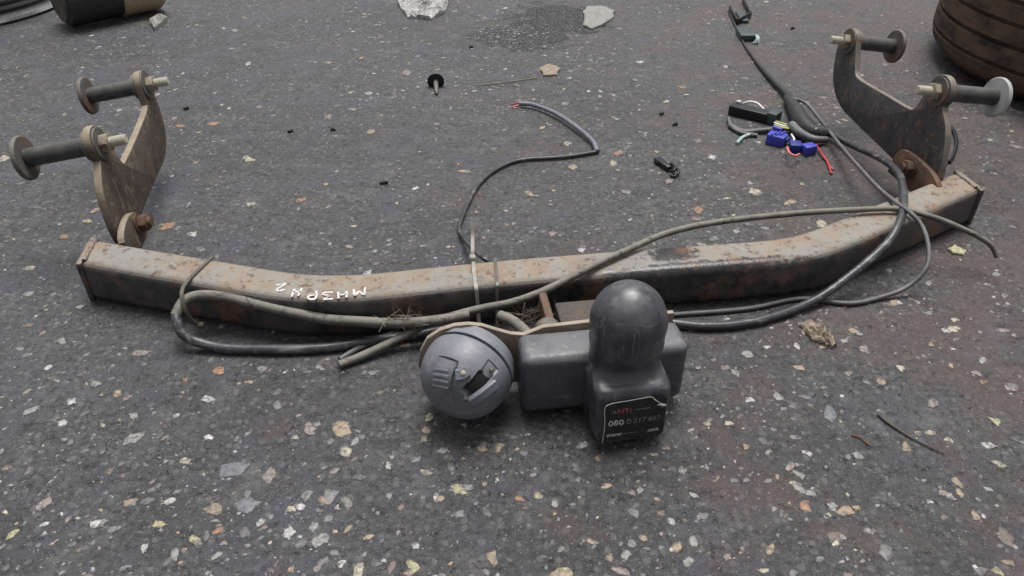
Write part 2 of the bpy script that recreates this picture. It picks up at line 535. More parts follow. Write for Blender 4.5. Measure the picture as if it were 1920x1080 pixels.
M['bark'] = metal_mat('tan_bark', (0.17, 0.13, 0.10), (0.34, 0.28, 0.22), (0.7, 0.95), sc=3)
M['twig'] = plain_mat('dry_twig', (0.085, 0.075, 0.065), 0.8, var=0.4)
M['straw'] = plain_mat('dry_straw', (0.26, 0.22, 0.17), 0.8, var=0.4)
M['leafdry'] = plain_mat('dead_leaf', (0.16, 0.085, 0.05), 0.75, var=0.35)
M['rubber'] = plain_mat('tyre_rubber', (0.022, 0.021, 0.021), 0.6, var=0.3)
M['alloy'] = metal_mat('silver_rim', (0.50, 0.50, 0.50), (0.66, 0.66, 0.66), (0.2, 0.35), metal=0.7)
M['dark_rim'] = metal_mat('dark_rim_barrel', (0.02, 0.018, 0.02), (0.05, 0.045, 0.05), (0.4, 0.6))
M['canister'] = metal_mat('black_canister', (0.012, 0.012, 0.014), (0.03, 0.03, 0.032), (0.45, 0.7), dust=0.2)
M['band'] = metal_mat('tan_band', (0.30, 0.235, 0.15), (0.42, 0.33, 0.21), (0.5, 0.8), rust=0.15)

def tyre_mat():
    m = Mat('brown_dusted_tyre', 0.8, spec=0.25)
    a = m.noise(12, 5, 0.7, stretch=(1, 1, 3))
    b = m.noise(90, 4, 0.7)
    c = m.mix(m.ramp(a, 0.38, 0.58), (0.030, 0.027, 0.025), (0.120, 0.080, 0.053))
    c = m.mix(m.ramp(b, 0.5, 0.7, 0, 0.4), c, (0.14, 0.105, 0.075))
    m.color(c)
    m.bump(b, 0.3, 0.001)
    return m.m
M['tyre'] = tyre_mat()

# ------------------------------------------------------------------ the ground
def make_ground():
    nx, ny = 90, 90
    xs = np.linspace(-9, 9, nx)
    ys = np.linspace(-4, 14, ny)
    V = [(x, y, 0.0) for y in ys for x in xs]
    Fc = [(j * nx + i, j * nx + i + 1, (j + 1) * nx + i + 1, (j + 1) * nx + i) for j in range(ny - 1) for i in range(nx - 1)]
    g = mesh_obj('ground', V, Fc, M['ground'])
    g['kind'] = 'structure'
    g['label'] = 'dark grey worn floor of concrete studded with flint chips'
    return g
ground = make_ground()

PAL = {
    'g': (0.19, 0.187, 0.183), 'p': (0.29, 0.285, 0.275), 'w': (0.48, 0.47, 0.46), 'd': (0.115, 0.112, 0.112), 'x': (0.028, 0.027, 0.027),
    'o': (0.35, 0.175, 0.085), 't': (0.36, 0.265, 0.175), 'c': (0.45, 0.405, 0.295), 'y': (0.40, 0.36, 0.20),
    'v': (0.165, 0.165, 0.195), 'r': (0.22, 0.14, 0.125), 'b': (0.15, 0.108, 0.078), 'k': (0.28, 0.22, 0.20),
}

def stone_shape(n, elong, r2):
    ang = np.sort((np.arange(n) + r2.uniform(-0.35, 0.35, n)) * 2 * math.pi / n)
    rad = r2.uniform(0.55, 1.15, n)
    x, y = np.cos(ang) * rad * elong, np.sin(ang) * rad
    hs_ = r2.uniform(0.55, 1.0, n)
    V = [(a, b, -0.25) for a, b in zip(x, y)]
    V += [(a * 0.94, b * 0.94, 0.10 * h) for a, b, h in zip(x, y, hs_)]
    V += [(a * 0.66 + 0.05, b * 0.66, 0.22 * h) for a, b, h in zip(x, y, hs_)]
    V.append((r2.uniform(-.1, .1), r2.uniform(-.1, .1), 0.26))
    Fc = []
    for k in range(n):
        k2 = (k + 1) % n
        Fc += [(k, k2, n + k2, n + k), (n + k, n + k2, 2 * n + k2, 2 * n + k), (2 * n + k, 2 * n + k2, 3 * n)]
    return V, Fc

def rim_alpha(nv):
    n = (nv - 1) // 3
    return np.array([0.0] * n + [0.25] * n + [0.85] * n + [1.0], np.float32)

# sixteen outlines x the tones give the shared meshes of the larger stones
_shapes = [stone_shape(int(rng.integers(7, 13)), float(rng.uniform(1.0, 1.75)), rng) for _ in range(16)]
_cache = {}

def stone_mesh(si, tone):
    k = (si, tone)
    if k not in _cache:
        V, Fc = _shapes[si]
        me = bpy.data.meshes.new('stone')
        me.from_pydata(V, [], Fc)
        at = me.color_attributes.new('tone', 'FLOAT_COLOR', 'POINT')
        cl = np.tile(np.array([*PAL[tone], 1.0], np.float32), (len(V), 1))
        cl[:, 3] = rim_alpha(len(V))
        at.data.foreach_set('color', cl.ravel())
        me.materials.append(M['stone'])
        _cache[k] = me
    return _cache[k]

n_big = 0
def big_stone(x, y, size, tone, rot=None, flat=1.0, sh=None):
    global n_big
    o = bpy.data.objects.new('stone', stone_mesh(int(rng.integers(0, 16)) if sh is None else sh, tone))
    COL.objects.link(o)
    o.parent = ground
    o.location = (x, y, 0)
    o.rotation_euler = (0, 0, rng.uniform(0, 6.28) if rot is None else rot)
    o.scale = (size, size, min(size, 0.006) * flat)
    n_big += 1

# the stones one can single out in the photograph: (spot, across in px, tone)
NAMED = [(640, 803, 44, 't'), (400, 955, 38, 't'), (651, 847, 28, 'c'), (462, 945, 48, 'v'), (440, 882, 50, 'v'), (243, 943, 26, 't'),
         (411, 696, 30, 'o'), (348, 711, 16, 'o'), (347, 864, 20, 'c'), (313, 425, 27, 'o'), (400, 232, 24, 'o'), (6, 298, 30, 'c'), (860, 917, 30, 'y'),
         (973, 936, 22, 'o'), (921, 1046, 34, 't'), (1271, 1026, 26, 't'), (1144, 1047, 19, 't'), (1174, 1040, 22, 'p'), (1290, 1054, 22, 'p'),
         (1405, 750, 22, 'w'), (1366, 794, 20, 'c'), (1558, 775, 34, 'v'), (545, 955, 22, 'c'), (608, 940, 22, 't'), (631, 952, 16, 'c'),
         (780, 1024, 20, 'w'), (776, 1062, 34, 'y'), (672, 1073, 30, 'c'), (580, 803, 28, 'k'), (553, 820, 15, 'c'), (1325, 795, 18, 't'),
         (1515, 850, 20, 'w'), (1608, 855, 22, 'p'), (1567, 1008, 32, 'b'), (1886, 1008, 32, 'b'), (1658, 1036, 32, 'g'), (1852, 835, 22, 'w'),
         (1868, 790, 26, 'y'), (1400, 838, 20, 't'), (830, 845, 20, 'p'), (575, 930, 30, 'g'), (650, 940, 26, 'g'), (1720, 812, 18, 't'), (1745, 812, 16, 'c'),
         (1778, 825, 18, 'c'), (1800, 925, 18, 't'), (1830, 968, 22, 't'), (1768, 925, 20, 'k'), (1518, 924, 20, 'p'), (1562, 950, 20, 'p'), (1606, 952, 17, 't'),
         (1870, 1070, 24, 'y'), (85, 945, 22, 'k'), (23, 1003, 20, 'y'), (298, 985, 22, 'y'), (318, 940, 20, 'w'), (367, 1014, 24, 'y'), (408, 995, 18, 'o'),
         (270, 1027, 20, 'w'), (328, 1040, 22, 'p'), (405, 1043, 18, 'p'), (545, 1068, 20, 't'), (595, 1066, 20, 'k'), (640, 1058, 22, 'w'), (800, 805, 22, 't'),
         (795, 823, 18, 't'), (905, 840, 22, 't'), (935, 838, 26, 't'), (800, 886, 24, 't'), (825, 936, 18, 't'), (730, 930, 18, 'p'), (862, 965, 24, 'g'),
         (1120, 860, 16, 'o'), (1110, 1016, 18, 't'), (1010, 930, 22, 'y'), (1040, 945, 18, 'p'), (1200, 920, 18, 'p'), (1302, 929, 18, 'p'), (1300, 1015, 22, 'p'),
         (1365, 1045, 18, 'k'), (1445, 1030, 22, 't'), (1433, 1070, 16, 'c'), (1500, 890, 24, 'p'), (1480, 875, 20, 'k'), (265, 662, 26, 'k'), (118, 445, 18, 'o'),
         (163, 415, 18, 'y'), (470, 383, 22, 'c'), (664, 425, 18, 'c'), (695, 247, 20, 't'), (762, 136, 24, 'k'), (1028, 132, 40, 'y'), (1060, 195, 18, 'p'),
         (1150, 178, 16, 'p'), (1310, 395, 24, 'o'), (1035, 438, 24, 'k'), (1255, 340, 22, 'k'), (1160, 287, 20, 'o'), (1150, 306, 22, 'c'), (1305, 410, 20, 'r'),
         (1415, 360, 30, 'c'), (1480, 380, 24, 't'), (1540, 420, 26, 'c'), (1495, 400, 20, 'r'), (360, 440, 20, 'w'), (115, 640, 18, 'p'), (150, 575, 16, 'p'),
         (1190, 150, 16, 'p'), (465, 120, 18, 'w'), (440, 57, 16, 'p'), (690, 175, 18, 'w'), (1360, 125, 16, 'w'), (760, 645, 36, 'b'), (1610, 625, 16, 'p'),
         (1620, 655, 26, 'k'), (1690, 690, 24, 'c'), (1700, 840, 24, 't'), (1335, 295, 22, 'w'), (1780, 930, 18, 'p'), (1650, 715, 20, 't'), (1590, 700, 16, 'k'),
         (1500, 690, 20, 't'), (1460, 745, 26, 'p'), (1380, 700, 18, 'p'), (1830, 700, 20, 'k'), (1880, 620, 18, 'k'), (1790, 600, 18, 'c'), (600, 690, 18, 'p'),
         (330, 780, 16, 'w'), (250, 780, 20, 'p'), (60, 770, 22, 'p'), (180, 720, 22, 'p'), (90, 690, 18, 'w'), (520, 760, 22, 'g'), (700, 700, 22, 'p'), (390, 750, 24, 'w')]
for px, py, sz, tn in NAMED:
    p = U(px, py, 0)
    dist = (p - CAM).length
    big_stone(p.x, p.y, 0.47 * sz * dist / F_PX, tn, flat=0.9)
tones = list('gggpppdgwwkktttttcccyoobpw')
while n_big < 290:
    y = 0.30 + 1.3 * rng.random() ** 1.3
    x = (rng.random() * 2 - 1) * (0.25 + 0.66 * y)
    big_stone(x, y, float(rng.uniform(0.0040, 0.0085)), tones[int(rng.integers(0, len(tones)))], flat=0.8)

def make_gravel(n=34000):
    Vs, Fs, Cs = [], [], []
    off = 0
    t2 = np.array([PAL[k] for k in 'gggggggggppppddddddddwwvkttcrbbxxxx'])
    for i in range(n):
        y = 0.24 + 2.1 * rng.random()
        x = (rng.random() * 2 - 1) * (0.32 + 0.70 * y)
        if mnoise.noise(Vector((x * 5, y * 5, 1.7))) + 0.5 * mnoise.noise(Vector((x * 17, y * 17, 3.1))) < rng.uniform(-0.75, 0.35):
            continue
        size = min(0.0012 * math.exp(rng.normal(0.12, 0.60)), 0.0048)
        if y > 1.2:
            size *= 1.25
        V, Fc = _shapes[int(rng.integers(0, 16))]
        V = np.array(V)
        a = rng.normal(0.7, 0.7)
        c, s_ = math.cos(a), math.sin(a)
        W = np.empty_like(V)
        W[:, 0] = (V[:, 0] * c - V[:, 1] * s_) * size + x
        W[:, 1] = (V[:, 0] * s_ + V[:, 1] * c) * size + y
        W[:, 2] = V[:, 2] * size * 0.9
        Vs.append(W)
        Fs += [tuple(q + off for q in f) for f in Fc]
        tone = t2[int(rng.integers(0, len(t2)))] * rng.uniform(0.7, 1.25)
        cl = np.tile(np.array([*tone, 1.0]), (len(V), 1))
        cl[:, 3] = rim_alpha(len(V))
        Cs.append(cl)
        off += len(V)
    for i in range(420):                              # grit on the damp spot, its pale chips standing in for wet glints
        cx, cy, rx, ry = WET[int(rng.integers(0, 3))]
        an, q = rng.uniform(0, 6.28), math.sqrt(rng.random()) * 1.15
        V, Fc = _shapes[int(rng.integers(0, 16))]
        W = np.array(V) * rng.uniform(0.0010, 0.0026)
        W[:, 0] += cx + rx * q * math.cos(an)
        W[:, 1] += cy + ry * q * math.sin(an)
        Vs.append(W)
        Fs += [tuple(q_ + off for q_ in f) for f in Fc]
        cl = np.tile(np.array([*PAL['wpggddx'[int(rng.integers(0, 7))]], 1.0]), (len(V), 1))
        cl[:, 3] = rim_alpha(len(V))
        Cs.append(cl)
        off += len(V)
    me = bpy.data.meshes.new('gravel')
    me.from_pydata(np.concatenate(Vs).tolist(), [], Fs)
    at = me.color_attributes.new('tone', 'FLOAT_COLOR', 'POINT')
    at.data.foreach_set('color', np.concatenate(Cs).astype(np.float32).ravel())
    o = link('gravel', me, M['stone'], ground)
    o['kind'] = 'stuff'
    return o
make_gravel()

# ------------------------------------------------------------------ the tow bar
bar = thing('tow_bar', 'rusty dusty black steel tow bar with side plates, grey socket and neck', 'tow bar')
YAW, LEAN = math.radians(8), math.radians(8)
BX = Vector((math.cos(YAW), math.sin(YAW), 0))       # along the middle of the beam
BY = Vector((-math.sin(YAW), math.cos(YAW), 0))      # away from the ball
BZ0 = 0.003                                          # underside of the beam
HB = 0.025

beam_path = catmull([(-0.466, 0.7135, 0), (-0.38, 0.6895, 0), (-0.30, 0.668, 0), (-0.255, 0.6558, 0), (-0.225, 0.6495, 0), (-0.19, 0.6475, 0), (-0.15, 0.6497, 0),
                     (-0.10, 0.6585, 0), (-0.02, 0.673, 0), (0.06, 0.685, 0), (0.18, 0.7012, 0), (0.27, 0.7125, 0), (0.305, 0.719, 0), (0.338, 0.730, 0),
                     (0.375, 0.7505, 0), (0.42, 0.778, 0), (0.50, 0.827, 0), (0.578, 0.8755, 0)], 5)

def make_beam():
    sec = []
    r = 0.0105
    for cx, cy, a0 in ((1, 1, 0), (-1, 1, 90), (-1, -1, 180), (1, -1, 270)):
        for k in range(6):
            a = math.radians(a0 + 90 * k / 5)
            sec.append((cx * (HB - r) + r * math.cos(a), cy * (HB - r) + r * math.sin(a)))
    m = len(sec)
    n = len(beam_path)
    V, Fc = [], []
    for i, p in enumerate(beam_path):
        t = (beam_path[min(i + 1, n - 1)] - beam_path[max(i - 1, 0)]).normalized()
        lat = Vector((-t.y, t.x, 0))
        e = min(i, n - 1 - i)
        if e < 4:                                     # ends are cut square to the side plates
            f = 1 - e / 4
            lat = (lat * (1 - f) + BY * f).normalized()
        k = 1.0 / max(0.5, lat.dot(Vector((-t.y, t.x, 0))))
        for a, b in sec:
            V.append(p + lat * a * k + Z * (BZ0 + HB + b))
    for i in range(n - 1):
        for k in range(m):
            k2 = (k + 1) % m
            Fc.append((i * m + k, i * m + k2, (i + 1) * m + k2, (i + 1) * m + k))
    Fc.append(tuple(range(m)))
    Fc.append(tuple((n - 1) * m + k for k in range(m)))
    return mesh_obj('crossbeam', V, Fc, M['beam'], bar, smooth=True, sharp=40)
beam = make_beam()
for sgn, idx in ((-1, 0), (1, -1)):
    p = beam_path[idx] + BX * sgn * 0.0032
    bm_obj('end_cap', box_bm(p + Z * (BZ0 + HB), BX, BY, Z, 0.0035, 0.0285, 0.0262, 0.003, 2), M['beam'], beam, True, 40)

# paint-marker writing on the beam top, written from the far side: MH3PH2
STROKES = [
    [[(0.0, 0.0), (0.05, 1.0), (0.45, 0.45), (0.85, 1.0), (0.95, 0.05)]],                    # M
    [[(0.05, 1.0), (0.1, 0.1)], [(0.08, 0.5), (0.7, 0.55)], [(0.7, 1.0), (0.72, 0.1)]],      # H
    [[(0.0, 1.0), (0.75, 0.95), (0.3, 0.58), (0.75, 0.3), (0.55, 0.05), (0.0, 0.1)]],        # 3
    [[(0.15, 0.0), (0.2, 1.0), (0.65, 0.95), (0.72, 0.62), (0.22, 0.5)]],                    # P
    [[(0.1, 0.0), (0.3, 1.0)], [(0.15, 0.55), (0.85, 0.4)], [(0.75, 0.0), (0.9, 1.0)]],      # H
    [[(0.0, 0.8), (0.35, 1.0), (0.6, 0.75), (0.0, 0.05), (0.75, 0.1)]],                      # 2
]
SP = [(684, 546), (652, 551), (624, 553), (597, 552), (568, 547), (534, 538)]
zt = BZ0 + 2 * HB + 0.0003
Vm, Fm = [], []
for ch, (px, py) in zip(STROKES, SP):
    o = U(px, py, zt) + BY * 0.006
    for st in ch:
        pts = catmull([o - BX * ((x + random.uniform(-.06, .06)) * 0.0125) - BY * ((y + random.uniform(-.06, .06)) * 0.0125) for x, y in st], 4)
        V, Fc = tube_geo(pts, 0, 4, flat=(0.00025, 0.0012), up=Z)
        b0 = len(Vm)
        Vm += V
        Fm += [tuple(q + b0 for q in f) for f in Fc]
mesh_obj('painted_lettering', Vm, Fm, M['marker'], beam)

# ---- side plates, studs, tabs
def hexnut(name, O, ax, r, h, mat, parent):
    a = ax.orthogonal().normalized()
    b = ax.cross(a)
    out = [O + (a * math.cos(k * math.pi / 3) + b * math.sin(k * math.pi / 3)) * r for k in range(6)]
    return prism(name, out, ax * h, mat, parent, bev=0.0008)

def arc(c, r, a0, a1, n=8):
    return [(c[0] + r * math.cos(math.radians(a0 + (a1 - a0) * k / n)), c[1] + r * math.sin(math.radians(a0 + (a1 - a0) * k / n))) for k in range(n + 1)]

def side(sgn, O, fe, be, low, notch, mat, pale, tabout):
    out = BX * sgn
    n = out * math.cos(LEAN) - Z * math.sin(LEAN)
    wv = out * math.sin(LEAN) + Z * math.cos(LEAN)
    P = lambda q, d=0.0: O + BY * q[0] + wv * q[1] + n * d
    th = 0.009
    sm = lambda pp, n=4: [(v.x, v.y) for v in catmull([Vector((*q, 0)) for q in pp], n)]
    ea, eb = arc(fe, 0.0215, 215, 20, 18), arc(be, 0.0195, 165, -25, 18)
    low = sm([eb[-1]] + low + [ea[0]])[1:-1]
    outline = ea + sm(notch, 3) + eb + low
    tabout = sm(tabout[:6]) + tabout[6:]
    prism('side_plate', [P(q) for q in outline], n * th, mat, bar, bev=0.0012)
    # tab welded to the beam, with the pivot bolt
    prism('welded_tab', [P(q, -0.0005) for q in tabout], -n * 0.008, M['plate_rust'] if sgn < 0 else M['bolt'], bar, bev=0.0012)
    bq = P((0.026, 0.004) if sgn < 0 else (0.030, 0.010), -0.009)
    bt = revolve('pivot_bolt', [(0, 0.0125), (0.0022, 0.0125), (0.0025, 0.006), (0.016, 0.006)], bq, -n, M['bolt'], bar, seg=20)
    hexnut('bolt_head', bq - n * 0.0024, -n, 0.0105, 0.009, M['bolt'], bt)
    for k, (c, L, r) in enumerate(((fe, 0.074, 0.0108), (be, 0.068, 0.0105))):
        o = P(c, th)
        st = revolve('stud', [(0, r), (L, r)], o, n, M['stud'], bar, seg=24)
        R = 0.0252 if k == 0 else 0.0245
        revolve('disc', [(0, R - 0.001), (0.0012, R), (0.0045, R), (0.0057, R - 0.0012)], o + n * (L - 0.001), n,
                pale if k == 0 else M['disc'], st, seg=32)
        i = P(c, 0)
        revolve('washer', [(0, 0.0185), (0.0022, 0.0185)], i, -n, M['disc'], st, seg=26)
        hexnut('nut', i - n * 0.0024, -n, 0.0112, 0.0095, M['nut'], st)
        revolve('thread', [(q * 0.0009, 0.0061 if q % 2 else 0.0053) for q in range(20)] + [(0.0185, 0.0046)], i - n * 0.0115, -n, M['thread'], st, seg=16)
        revolve('boss', [(0, 0.0165), (0.005, 0.0165)], o + n * 0.0001, n, M['disc'], st, seg=26)

side(-1, Vector((-0.445, 0.755, 0.040)), (0.050, 0.099), (0.252, 0.090),
     [(0.266, 0.060), (0.257, 0.034), (0.236, 0.013), (0.200, 0.002), (0.131, 0.000), (0.060, -0.004), (0.010, -0.004), (-0.010, 0.004), (-0.009, 0.030), (0.004, 0.062)],
     [(0.078, 0.072), (0.082, 0.060), (0.096, 0.057), (0.176, 0.063), (0.222, 0.069), (0.229, 0.078)],
     M['plate_rust'], M['disc'], [(-0.024, 0.010), (-0.018, 0.016), (-0.004, 0.021), (0.016, 0.022), (0.032, 0.017), (0.040, 0.006), (0.040, -0.018), (-0.024, -0.018)])
side(1, Vector((0.535, 0.885, 0.040)), (0.055, 0.105), (0.281, 0.095),
     [(0.305, 0.078), (0.284, 0.034), (0.244, 0.010), (0.196, 0.004), (0.120, 0.000), (0.050, -0.004), (0.006, -0.004), (-0.012, 0.006), (-0.006, 0.036), (0.014, 0.072)],
     [(0.080, 0.082), (0.085, 0.070), (0.100, 0.066), (0.150, 0.063), (0.215, 0.059), (0.234, 0.062), (0.246, 0.076)],
     M['plate_black'], M['disc_pale'], [(-0.030, 0.010), (-0.024, 0.015), (-0.004, 0.022), (0.030, 0.0245), (0.060, 0.022), (0.070, 0.010), (0.070, -0.016), (-0.030, -0.016)])

def weld(a, b):
    pts = [a.lerp(b, k / 10) + Vector((random.uniform(-1, 1), random.uniform(-1, 1), random.uniform(-1, 1))) * 0.0005 for k in range(11)]
    V, Fc = tube_geo(catmull(pts, 3), 0.0026, 8, rough=0.45)
    mesh_obj('weld_bead', V, Fc, M['beam'], bar, True, 60)
for sgn, idx in ((-1, 0), (1, -1)):
    p = beam_path[idx] - BX * sgn * 0.001 + Z * (BZ0 + 2 * HB - 0.0006)
    weld(p - BY * 0.021, p + BY * 0.021)

# ---- mount block, face plate, ball with its neck
MX = 0.083                                            # middle of the mount along x
def MP(x, y, z):                                      # mount coordinates: along the bar, away from the ball, up
    return Vector((MX, 0.523, 0)) + BX * x + BY * y + Z * z
bl = bm_obj('mount_block', box_bm(MP(0.0, 0.0115, 0.0425), BX, BY, Z, 0.0755, 0.0205, 0.0325, 0.0085, 4), M['block'], bar, True, 40)
# face plate behind it, drawn out to the left to carry the socket
fp = []
for x, z in ((-0.082, 0.012), (0.073, 0.012), (0.073, 0.080), (0.02, 0.079), (-0.05, 0.0765), (-0.068, 0.0765), (-0.080, 0.079), (-0.093, 0.085), (-0.106, 0.0915),
             (-0.118, 0.0945), (-0.131, 0.0945), (-0.144, 0.0905), (-0.156, 0.082), (-0.163, 0.068), (-0.166, 0.05), (-0.163, 0.034), (-0.154, 0.022), (-0.138, 0.014), (-0.118, 0.012)):
    fp.append(MP(x, 0.0335, z - (0.007 if x < -0.06 and z > 0.04 else 0.0)))
prism('face_plate', fp, BY * 0.005, M['tan_plate'], bar, bev=0.001)
for x in (-0.036, 0.036):
    bm_obj('gusset', box_bm(MP(x, 0.0785, 0.030), BX, BY, Z, 0.004, 0.0395, 0.024, 0.001, 1), M['bolt'], bar)
# short tube stub between block and beam
bm_obj('neck_tube', box_bm(MP(0.0, 0.077, 0.026), BX, BY, Z, 0.024, 0.038, 0.016, 0.003, 2), M['rust_dark'], bar, True, 40)
revolve('ball', [(0.028, 0.014), (0.060, 0.0145), (0.078, 0.0135), (0.088, 0.016), (0.098, 0.0235), (0.111, 0.025), (0.124, 0.0215), (0.134, 0.010)],
        Vector((0.0985, 0.5127, 0.0)), Z, M['stud'], bar)
bm_obj('neck', box_bm(Vector((0.0985, 0.517, 0.040)), BX, BY, Z, 0.016, 0.012, 0.017, 0.003, 2), M['stud'], bar, True, 40)

# ---- socket: a domed grey housing with a flip lid, pointing to the camera side
SA = Vector((-0.40, -0.91, -0.10)).normalized()
SO = Vector((-0.0325, 0.5400, 0.0490))
sock = revolve('socket', [(-0.004, 0.036), (0.006, 0.0385), (0.0062, 0.0405), (0.0115, 0.041), (0.012, 0.0375), (0.0145, 0.0375)], SO, SA, M['socket'], bar, seg=48)
dome = [(0.0147, 0.0408), (0.0165, 0.0415)]
for k in range(1, 61):
    a = math.radians(90 * k / 60)
    dome.append((0.0165 + 0.041 * math.sin(a) ** 0.92, 0.0415 * math.cos(a) ** 0.62))
lid = revolve('lid', dome, SO, SA, M['socket'], bar, seg=180, sharp=35)
bvh = BVHTree.FromPolygons([v.co for v in lid.data.vertices], [list(p.vertices) for p in lid.data.polygons])

def cut_slot(c, d, half_len, half_w, depth):
    """sink a slot into the lid: c its middle on the dome, d along it"""
    n = SA
    d = (d - n * d.dot(n)).normalized()
    e = n.cross(d)
    for v in lid.data.vertices:
        q = v.co - c
        if abs(q.dot(d)) < half_len and abs(q.dot(e)) < half_w and q.dot(n) > -0.02:
            v.co -= n * depth
_h0 = bvh.ray_cast(CAM, ray(897, 719).normalized())[0]
_h1 = bvh.ray_cast(CAM, ray(912, 702).normalized())[0]

def on_lid(px, py):
    h = bvh.ray_cast(CAM, ray(px, py).normalized())
    if h[0] is None:
        h = bvh.find_nearest(U(px, py, 0.05))
    return h[0], h[1]

def lid_strip(name, pts, half, h, mat, lift=0.0, parent=lid):
    """raised strip following the dome between measured spots"""
    P, N = [], []
    C = catmull([Vector((x, y, 0)) for x, y in pts], 5)
    for q in C:
        a, b = on_lid(q.x, q.y)
        P.append(a + b * lift)
        N.append(b)
    V, Fc = [], []
    for i, p_ in enumerate(P):
        t = (P[min(i + 1, len(P) - 1)] - P[max(i - 1, 0)]).normalized()
        sd = t.cross(N[i]).normalized()
        for a, b in ((-1, -0.4), (-1, 0.6), (-0.75, 1), (0.75, 1), (1, 0.6), (1, -0.4)):
            V.append(p_ + sd * half * a + N[i] * h * b)
    for i in range(len(P) - 1):
        for k in range(6):
            k2 = (k + 1) % 6
            Fc.append((i * 6 + k, i * 6 + k2, (i + 1) * 6 + k2, (i + 1) * 6 + k))
    Fc.append(tuple(range(6)))
    Fc.append(tuple((len(P) - 1) * 6 + k for k in range(6)))
    return mesh_obj(name, V, Fc, mat, parent, True, 40)

lid_strip('hinge_strap', [(842, 676), (834, 697), (828, 722)], 0.0088, 0.0038, M['socket'])
for q in range(4):
    lid_strip('grip_rib', [(819 + -q * 0.5, 692 + q * 9), (832, 693 + q * 9.5), (845 - q * 0.5, 696 + q * 9.5)], 0.0011, 0.0012, M['socket'], lift=0.0036)
lid_strip('hinge_gap', [(825, 669), (842, 672), (859, 679)], 0.0009, 0.0014, M['slot'])
lid_strip('hinge_knuckle', [(856, 703), (866, 702), (876, 696)], 0.0052, 0.0042, M['socket'])
hp, hn = on_lid(869, 699)
revolve('hinge_screw', [(0, 0.0022), (0.005, 0.0022), (0.0056, 0.0012)], hp, hn, M['thread'], lid, seg=12)
lid_strip('slot', [(881, 737), (897, 719), (913, 701)], 0.0062, 0.0008, M['slot'], lift=-0.0033)  # dark strip on the slot floor, shade put in as colour
cut_slot(_h0, _h1 - _h0, 0.0135, 0.0066, 0.006)
lid.data.shade_smooth()
lid.data.set_sharp_from_angle(angle=math.radians(35))
lid_strip('slot_ledge', [(885, 752), (906, 737), (928, 719)], 0.0046, 0.0034, M['socket'])
for a in ((873, 748), (921, 694)):
    hp, hn = on_lid(*a)
    revolve('slot_rivet', [(0, 0.0023), (0.0018, 0.0021), (0.0024, 0.0012)], hp, hn, M['disc'], lid, seg=12)
lid_strip('top_tab', [(852, 622), (880, 624), (907, 633)], 0.0042, 0.0025, M['socket'])
# lead running out of the back of the socket
tube('socket_lead', [U(938, 592, 0.040), U(958, 600, 0.043), U(978, 615, 0.046), U(996, 636, 0.050), U(1000, 650, 0.045)], 0.0056, M['cable_dust'], bar)

revolve('grommet', [(0.0, 0.012), (0.004, 0.0125), (0.009, 0.011), (0.012, 0.007), (0.0135, 0.002)], U(1030, 634, 0.056) + BY * 0.010, (Z - BY * 0.5).normalized(), M['disc'], bar, seg=24, sharp=60)

# ------------------------------------------------------------------ tow ball cover
cov = thing('tow_ball_cover', 'black plastic cover capping the tow ball, with printed label on its foot', 'ball cover')
AX, AY = 0.0985, 0.5127
CYAW = math.radians(10)
CX_ = Vector((math.cos(CYAW), math.sin(CYAW), 0))
CY_ = Vector((-math.sin(CYAW), math.cos(CYAW), 0))

def cover_shell():
    # (z, middle y offset, half x, half y, squareness)
    secs = [(0.0105, -0.0035, 0.0305, 0.0350, 7), (0.0125, -0.0035, 0.0325, 0.0372, 7), (0.030, -0.003, 0.0338, 0.0367, 8), (0.050, -0.002, 0.0345, 0.0355, 8),
            (0.0585, -0.0015, 0.0345, 0.0350, 8), (0.0625, -0.0012, 0.0339, 0.0343, 7), (0.0650, -0.0005, 0.0330, 0.0325, 6), (0.0662, 0.001, 0.0324, 0.0300, 4.5), (0.0682, 0.002, 0.0318, 0.0275, 3.4),
            (0.072, 0.0025, 0.0302, 0.0242, 2.8), (0.078, 0.002, 0.0302, 0.0246, 2.4), (0.086, 0.001, 0.0308, 0.0275, 2.2), (0.093, 0.0, 0.0322, 0.0312, 2.1)]
    for k in range(19):
        a = math.radians(-14 + 104 * k / 18)
        q = 1.12 if a > 0 else 1.0
        secs.append((0.1125 + 0.033 * q * math.sin(a), 0, max(0.033 * math.cos(a), 1e-4), max(0.033 * math.cos(a), 1e-4), 2))
    m = 64
    V, Fc = [], []
    for z, oy, hx, hy, e in secs:
        for k in range(m):
            a = 2 * math.pi * (k + 0.5) / m
            c, s_ = math.cos(a), math.sin(a)
            V.append(Vector((AX, AY, z)) + CX_ * hx * math.copysign(abs(c) ** (2 / e), c) + CY_ * (oy + hy * math.copysign(abs(s_) ** (2 / e), s_)))
    for i in range(len(secs) - 1):
        for k in range(m):
            k2 = (k + 1) % m
            Fc.append((i * m + k, i * m + k2, (i + 1) * m + k2, (i + 1) * m + k))
    Fc.append(tuple((len(secs) - 1) * m + k for k in range(m)))
    return mesh_obj('shell', V, Fc, M['cover'], cov, True, 70)
shell = cover_shell()

